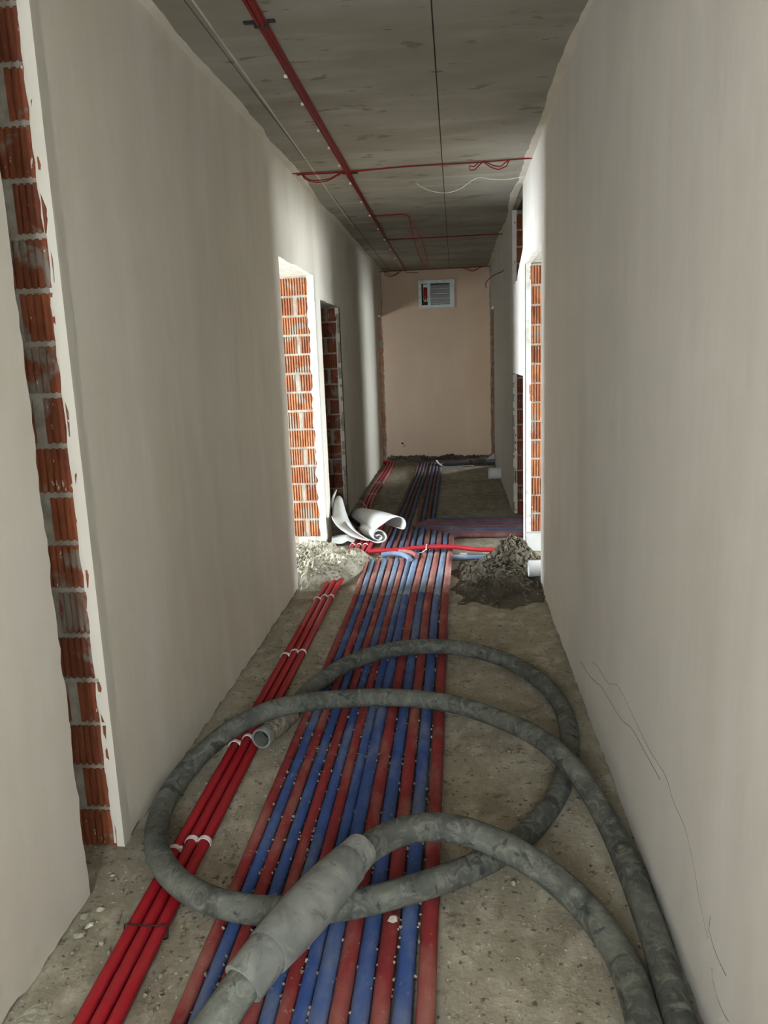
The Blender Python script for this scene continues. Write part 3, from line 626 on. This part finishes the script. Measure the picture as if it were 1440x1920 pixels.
# ------------------------------------------------------------------ white drain pipe stubs and bits at the right side
def stub(px, py, z, Y, length, r, label, dirv, bend=0.0):
    c = Vector((px, Y, z)); d = Vector(dirv).normalized(); t = thing('drain_pipe_stub', (c.x, c.y, c.z-r), label, 'pipe', 'white drain pipe stubs')
    P = [c-d*0.0, c+d*length*0.5+Vector((0, 0, bend)), c+d*length]; P = smoothpath(P, 0.02)
    MB().tube(P, r, 22, False).build('pipe_wall', PVC, t, True)
    MB().tube([P[0], P[0]+d*0.004, P[0]+d*0.06], [r, r*0.9, r*0.9], 22, False).build('pipe_rim', PVC, t, True)
    MB().tube([P[0]+d*0.05, P[0]+d*0.055], r*0.89, 18).build('bore', PVC, t)
    return t
p = onY(991, 1066, 5.16); stub(p.x, 0, p.z, 5.16, 0.5, 0.056, 'white drain pipe stub resting on the dark rubble, sticking out of the right doorway', (1, 0.03, 0.0))
p = onY(917, 888, 9.75); q = onX(938, 893, XR)
stub(p.x, 0, p.z, 9.75, 0.18, 0.075, 'pale drain pipe stub coming out of the foot of the right wall beyond the shaft', (1, 0.12, -0.02))
fb = MB().prism([(XR+0.004, 0.055), (XR+0.05, 0.001), (XR+0.24, 0.001), (XR+0.24, 0.145), (XR-0.004, 0.145)], 'y', 6.12, 6.202); tag(fb.build('foam_block', FOAM), 'white foam block set under the brick jamb of the right doorway', 'foam block')
st = [at(x, y, z) for x, y, z in ((816, 862, 0.09), (820, 868, 0.07), (828, 873, 0.05), (842, 874, 0.045), (860, 873, 0.04), (884, 872, 0.03))]
A = smoothpath(st, 0.03); g = [[p, p+Vector((0.03, 0.05, -0.012))] for p in A]
o = MB().grid([list(r) for r in zip(*g)]).build('plastic_strip', PVC, None, True); o.modifiers.new('thickness', 'SOLIDIFY').thickness = 0.004
tag(o, 'thin white curled strip lying by the far end of the pipes', 'strip')
g = [onY(912, 862, 11.6), onY(926, 850, 11.6), onY(928, 861, 11.6)]
mb = MB(); mb.prism([(v.x, v.z+0.006) for v in g][::-1], 'y', 11.58, 11.61); tag(mb.build('foam_scrap', FOAM), 'small white triangular scrap in the mud at the far right opening', 'scrap')
c = Vector((-0.255, 5.96, 0.085)); P = [c+Vector((0.004*math.sin(a), math.sin(a)*0.0225, math.cos(a)*0.0225)) for a in (2*math.pi*k/18 for k in range(19))]
g = MB().tube(P, 0.003, 6, False).tube(smoothpath([c+Vector((0, -0.0225, 0)), c+Vector((-0.01, -0.05, -0.012)), c+Vector((-0.03, -0.075, -0.022)), c+Vector((-0.055, -0.085, -0.026))], 0.01), 0.003, 6); tag(g.build('white_tie_wire', CLIPM, None, True), 'thin white wire tied round the single red conduit lying across the pipes', 'wire')
sc = at(868, 1040, 0.02); mb = MB(); mb.prism([(sc.x-0.03, sc.y), (sc.x+0.035, sc.y-0.02), (sc.x+0.03, sc.y+0.012), (sc.x-0.01, sc.y+0.03)], 'z', 0.002, 0.03); tag(mb.build('foam_scrap', FOAM), 'small white scrap beside the blue pipe offshoot', 'scrap')
tag(MB().tube(smoothpath([at(671, 937, 0.06), at(680, 942, 0.09), at(686, 950, 0.06), at(688, 957, 0.040)], 0.02), 0.0045, 6).build('white_wire_offcut', PVC, None, True), 'bent white wire standing up from the conduits behind the foam sheet', 'wire')

# ------------------------------------------------------------------ red cables on the ceiling
cb = thing('cable_bundle', (-0.735, 3.0, H-0.04), 'thick bundle of red cables clipped along the ceiling', 'cables')
offs = [(0.0, 0), (0.008, 0.001), (-0.008, 0.001), (0.016, 0), (-0.016, 0), (0.004, -0.007), (-0.004, -0.007), (0.012, -0.006), (-0.012, -0.006), (0.022, 0.001)]
ends = [11.98, 11.98, 8.93, 11.97, 8.9, 7.46, 7.44, 5.74, 5.73, 5.75]
for k, ((dx, dz), ye) in enumerate(zip(offs, ends)):
    P = []; y = 1.0
    while y < ye:
        s = 1.0 if y < 6 else 0.8
        P.append(Vector((-0.733+dx*s+0.004*noise.noise(Vector((y*1.6, k*2.3, 0)))+(0.012*noise.noise(Vector((y*0.5, 9, 0))) if y > 5.8 else 0), y, H-0.008+dz+0.0015*noise.noise(Vector((y*2, k, 5))))))
        y += 0.09
    MB().tube(P, 0.0042, 6).build('cable', WIRE, cb, True)
for y in (2.5, 3.28, 3.85, 4.25, 4.72, 5.1, 5.55, 6.1, 6.8, 7.44, 8.2, 8.93, 9.7, 10.5, 11.3):
    MB().box((-0.733-0.028, y-0.006, H-0.020), (-0.733+0.028, y+0.006, H-0.001)).build('cable_clip', CLIPM if y > 3.4 or y < 3 else BLACK, cb) if y in (3.28,) else MB().box((-0.768, y-0.005, H-0.014), (-0.752, y+0.005, H-0.001)).build('cable_clip', CLIPM, cb)
MB().box((-0.80, 3.255, H-0.008), (-0.675, 3.275, H-0.001)).build('bracket', BLACK, cb)
MB().box((-0.775, 5.79, H-0.010), (-0.665, 5.80, H-0.001)).build('bracket', BLACK, cb)
def cable(paths, name, label, grp='red side cables on the ceiling', r=0.0042):
    mb = None; root = thing(name, tuple(paths[0][0]), label, 'cables', grp)
    for pts in paths: MB().tube(smoothpath(pts, 0.03), r, 6).build('cable', WIRE, root, True)
    return root
zc = H-0.006
Y = 5.70
cable([[(XL, Y, zc), (-0.73, Y, zc-0.004), (-0.3, Y+0.003, zc), (0.13, Y-0.01, zc-0.002), (XR, Y-0.02, zc)],
       [(XL+0.03, Y+0.01, zc-0.008), (-0.73, Y+0.008, zc-0.010), (-0.3, Y-0.006, zc-0.001), (0.15, Y-0.018, zc-0.006), (XR-0.02, Y-0.03, zc)],
       [(-1.05, Y, zc-0.008), (-1.03, Y-0.01, 2.822), (-0.96, Y-0.02, 2.792), (-0.87, Y-0.02, 2.795), (-0.80, Y-0.01, 2.828), (-0.735, Y, zc-0.006)],
       [(-1.045, Y, zc-0.008), (-1.0, Y-0.02, 2.812), (-0.93, Y-0.03, 2.800), (-0.85, Y-0.03, 2.806), (-0.79, Y-0.02, 2.835), (-0.735, Y, zc-0.006)],
       [(0.19, Y-0.01, zc), (0.15, Y-0.02, 2.83), (0.118, Y-0.03, 2.835), (0.125, Y-0.03, 2.806), (0.155, Y-0.03, 2.808), (0.20, Y-0.02, 2.85), (0.22, Y-0.02, zc)],
       [(0.21, Y-0.02, zc), (0.26, Y-0.03, 2.82), (0.32, Y-0.03, 2.800), (0.37, Y-0.03, 2.818), (0.385, Y-0.02, 2.85), (0.37, Y-0.02, zc)],
       [(0.22, Y-0.02, zc), (0.28, Y-0.04, 2.825), (0.33, Y-0.04, 2.815), (0.36, Y-0.03, 2.84), (0.40, Y-0.02, zc)]], 'side_cable', 'red cable pair crossing the ceiling before the doorways, with slack loops at both ends')
Y = 8.93
cable([[(-0.72, Y, zc), (-0.2, Y, zc), (XR-0.005, Y+0.01, zc)], [(-0.72, Y+0.012, zc-0.003), (-0.2, Y+0.01, zc-0.003), (XR-0.005, Y+0.018, zc-0.002)]], 'side_cable', 'straight dark red cable crossing the ceiling beyond the shaft, without any slack loop')
Y = 7.46
cable([[(-0.72, Y, zc), (-0.62, Y, zc), (-0.46, Y, zc), (-0.41, Y, 2.845), (-0.375, Y, 2.70), (-0.345, Y, 2.58), (-0.31, Y, 2.47), (-0.275, Y, 2.40), (-0.248, Y, 2.385), (-0.236, Y, 2.42), (-0.26, Y, 2.53), (-0.30, Y, 2.65), (-0.35, Y, 2.76), (-0.40, Y, 2.84), (-0.46, Y, zc-0.004), (-0.62, Y, zc-0.006), (-0.72, Y, zc-0.004)]], 'side_cable', 'red cable hanging down from the ceiling in one long narrow loop')
Y = 11.95
cable([[(XL+0.01, Y, zc), (-0.74, Y, zc-0.003), (0.0, Y, zc), (0.16, Y, zc-0.01), (XR-0.01, Y, zc)],
       [(-1.03, Y, zc), (-1.02, Y-0.02, 2.80), (-0.95, Y-0.03, 2.772), (-0.86, Y-0.02, 2.80), (-0.78, Y, zc)],
       [(-1.02, Y, zc), (-0.97, Y-0.03, 2.815), (-0.92, Y-0.03, 2.79), (-0.84, Y-0.02, 2.82), (-0.77, Y, zc)],
       [(-0.74, Y, zc), (-0.70, Y-0.02, 2.82), (-0.62, Y-0.03, 2.812), (-0.53, Y-0.03, 2.81)],
       [(0.12, Y, zc-0.003), (0.2, Y-0.02, 2.815), (0.27, Y-0.02, 2.795), (0.34, Y-0.02, 2.815), (0.40, Y, zc)],
       [(0.13, Y, zc-0.003), (0.22, Y-0.03, 2.825), (0.29, Y-0.03, 2.81), (0.36, Y-0.02, 2.83), (0.42, Y, zc)]], 'side_cable', 'red cable along the top of the end wall, with slack loops at both sides')
wp = [onX(944, 505, XR), onX(944, 509, XR)-Vector((0.01, 0, 0)), onX(944, 509, XR)-Vector((0.06, 0.05, 0.02)), onX(944, 509, XR)-Vector((0.15, 0.1, 0.07)), onX(944, 509, XR)-Vector((0.20, 0.1, 0.13)), onX(944, 509, XR)-Vector((0.19, 0.1, 0.18))]
tag(MB().tube(smoothpath(wp, 0.02), 0.0045, 6).build('wire_stub', WIRE, None, True), 'single dark wire end sticking out high on the right wall', 'wire')
co = [(-0.275, 6.25, H-0.003), (-0.20, 6.40, H-0.02), (-0.12, 6.45, H-0.035), (-0.035, 6.47, H-0.04), (0.06, 6.40, H-0.03), (0.13, 6.28, H-0.012), (0.20, 6.17, H-0.004), (0.30, 6.24, H-0.008), (0.42, 6.27, H-0.008), (0.54, 6.22, H-0.004)]
tag(MB().tube(smoothpath(co, 0.03), 0.0025, 6).build('pale_string', PVC, None, True), 'thin pale string sagging across the ceiling seam', 'string')

# ------------------------------------------------------------------ ventilation grille in the end wall
YV = YE-0.012
vg = thing('ventilation_grille', (-0.27, YE, 2.31), 'galvanised ventilation grille with grey louvres high on the end wall', 'grille')
x0, x1, z0, z1 = -0.541, -0.002, 2.312, 2.716
for nm, a, c in (('frame_bar', (x0, YV, z1-0.052), (x1, YE+0.02, z1)), ('frame_bar', (x0, YV, z0), (x1, YE+0.02, z0+0.042)), ('frame_bar', (x0, YV, z0+0.042), (x0+0.045, YE+0.02, z1-0.052)), ('frame_bar', (x1-0.066, YV, z0+0.042), (x1, YE+0.02, z1-0.052)), ('divider', (-0.405, YV+0.004, z0+0.042), (-0.358, YE+0.02, z1-0.052))):
    MB().box(a, c).build(nm, GALV, vg)
MB().box((-0.358, YE-0.003, z0+0.042), (x1-0.066, YE-0.001, z1-0.052)).build('duct_opening', DARK, vg)
MB().box((x0+0.045, YE-0.003, z0+0.042), (-0.405, YE-0.001, z1-0.052)).build('side_recess', DARK, vg)
MB().box((-0.470, YE-0.006, z0+0.09), (-0.405, YE-0.003, z1-0.060)).build('mounting_plate', GALV, vg)
for k in range(4):
    z = z0+0.052+k*0.072
    MB().prism([(YV+0.001, z), (YV+0.001, z+0.008), (YE-0.003, z+0.068), (YE-0.003, z+0.056)], 'x', -0.354, x1-0.070).build('louvre', BLADE, vg)
ac = MB().tube([Vector((-0.438, YV-0.012, 2.44)), Vector((-0.438, YV-0.012, 2.45)), Vector((-0.436, YV-0.012, 2.60)), Vector((-0.436, YV-0.012, 2.612))], [0.022, 0.030, 0.030, 0.022], 14).build('actuator', MOTOR, vg, 'auto'); ac['label'] = 'red cylindrical actuator'
MB().tube(smoothpath([(-0.445, YV-0.01, 2.445), (-0.47, YV-0.012, 2.40), (-0.455, YV-0.012, 2.37), (-0.43, YV-0.01, 2.385), (-0.425, YV-0.01, 2.44)], 0.015), 0.008, 6).build('lead', BLACK, vg, True)
MB().blob((-0.405, YV-0.02, 2.468), 0.012, 0.1).build('knob', CLIPM, vg)
# small hole in the end wall and cracks in the right wall plaster
MB().blob(tuple(onY(754, 831, YE)), 0.016, 0.2, 1).build('hole', DARK, we); MB().blob(tuple(onY(758, 836, YE)), 0.009, 0.2, 1).build('hole', DARK, we)
def crack(pts, r=0.0013):
    P = [onX(x, y, XR) for x, y in pts]; MB().tube(smoothpath(P, 0.02), r, 5).build('crack', CRACK, wr)
crack([(1088, 1240), (1096, 1252), (1106, 1268), (1118, 1280), (1128, 1288), (1150, 1325), (1168, 1352), (1186, 1368), (1215, 1420), (1238, 1462)])
crack([(1110, 1240), (1122, 1252), (1140, 1280), (1156, 1284), (1172, 1310), (1195, 1360), (1220, 1410), (1248, 1455), (1262, 1500), (1285, 1555), (1300, 1620), (1312, 1690), (1328, 1760)], 0.0009)
crack([(1332, 1718), (1330, 1745), (1338, 1775), (1350, 1805), (1362, 1830)]); crack([(1335, 1815), (1336, 1835), (1345, 1870), (1358, 1902), (1366, 1915)])
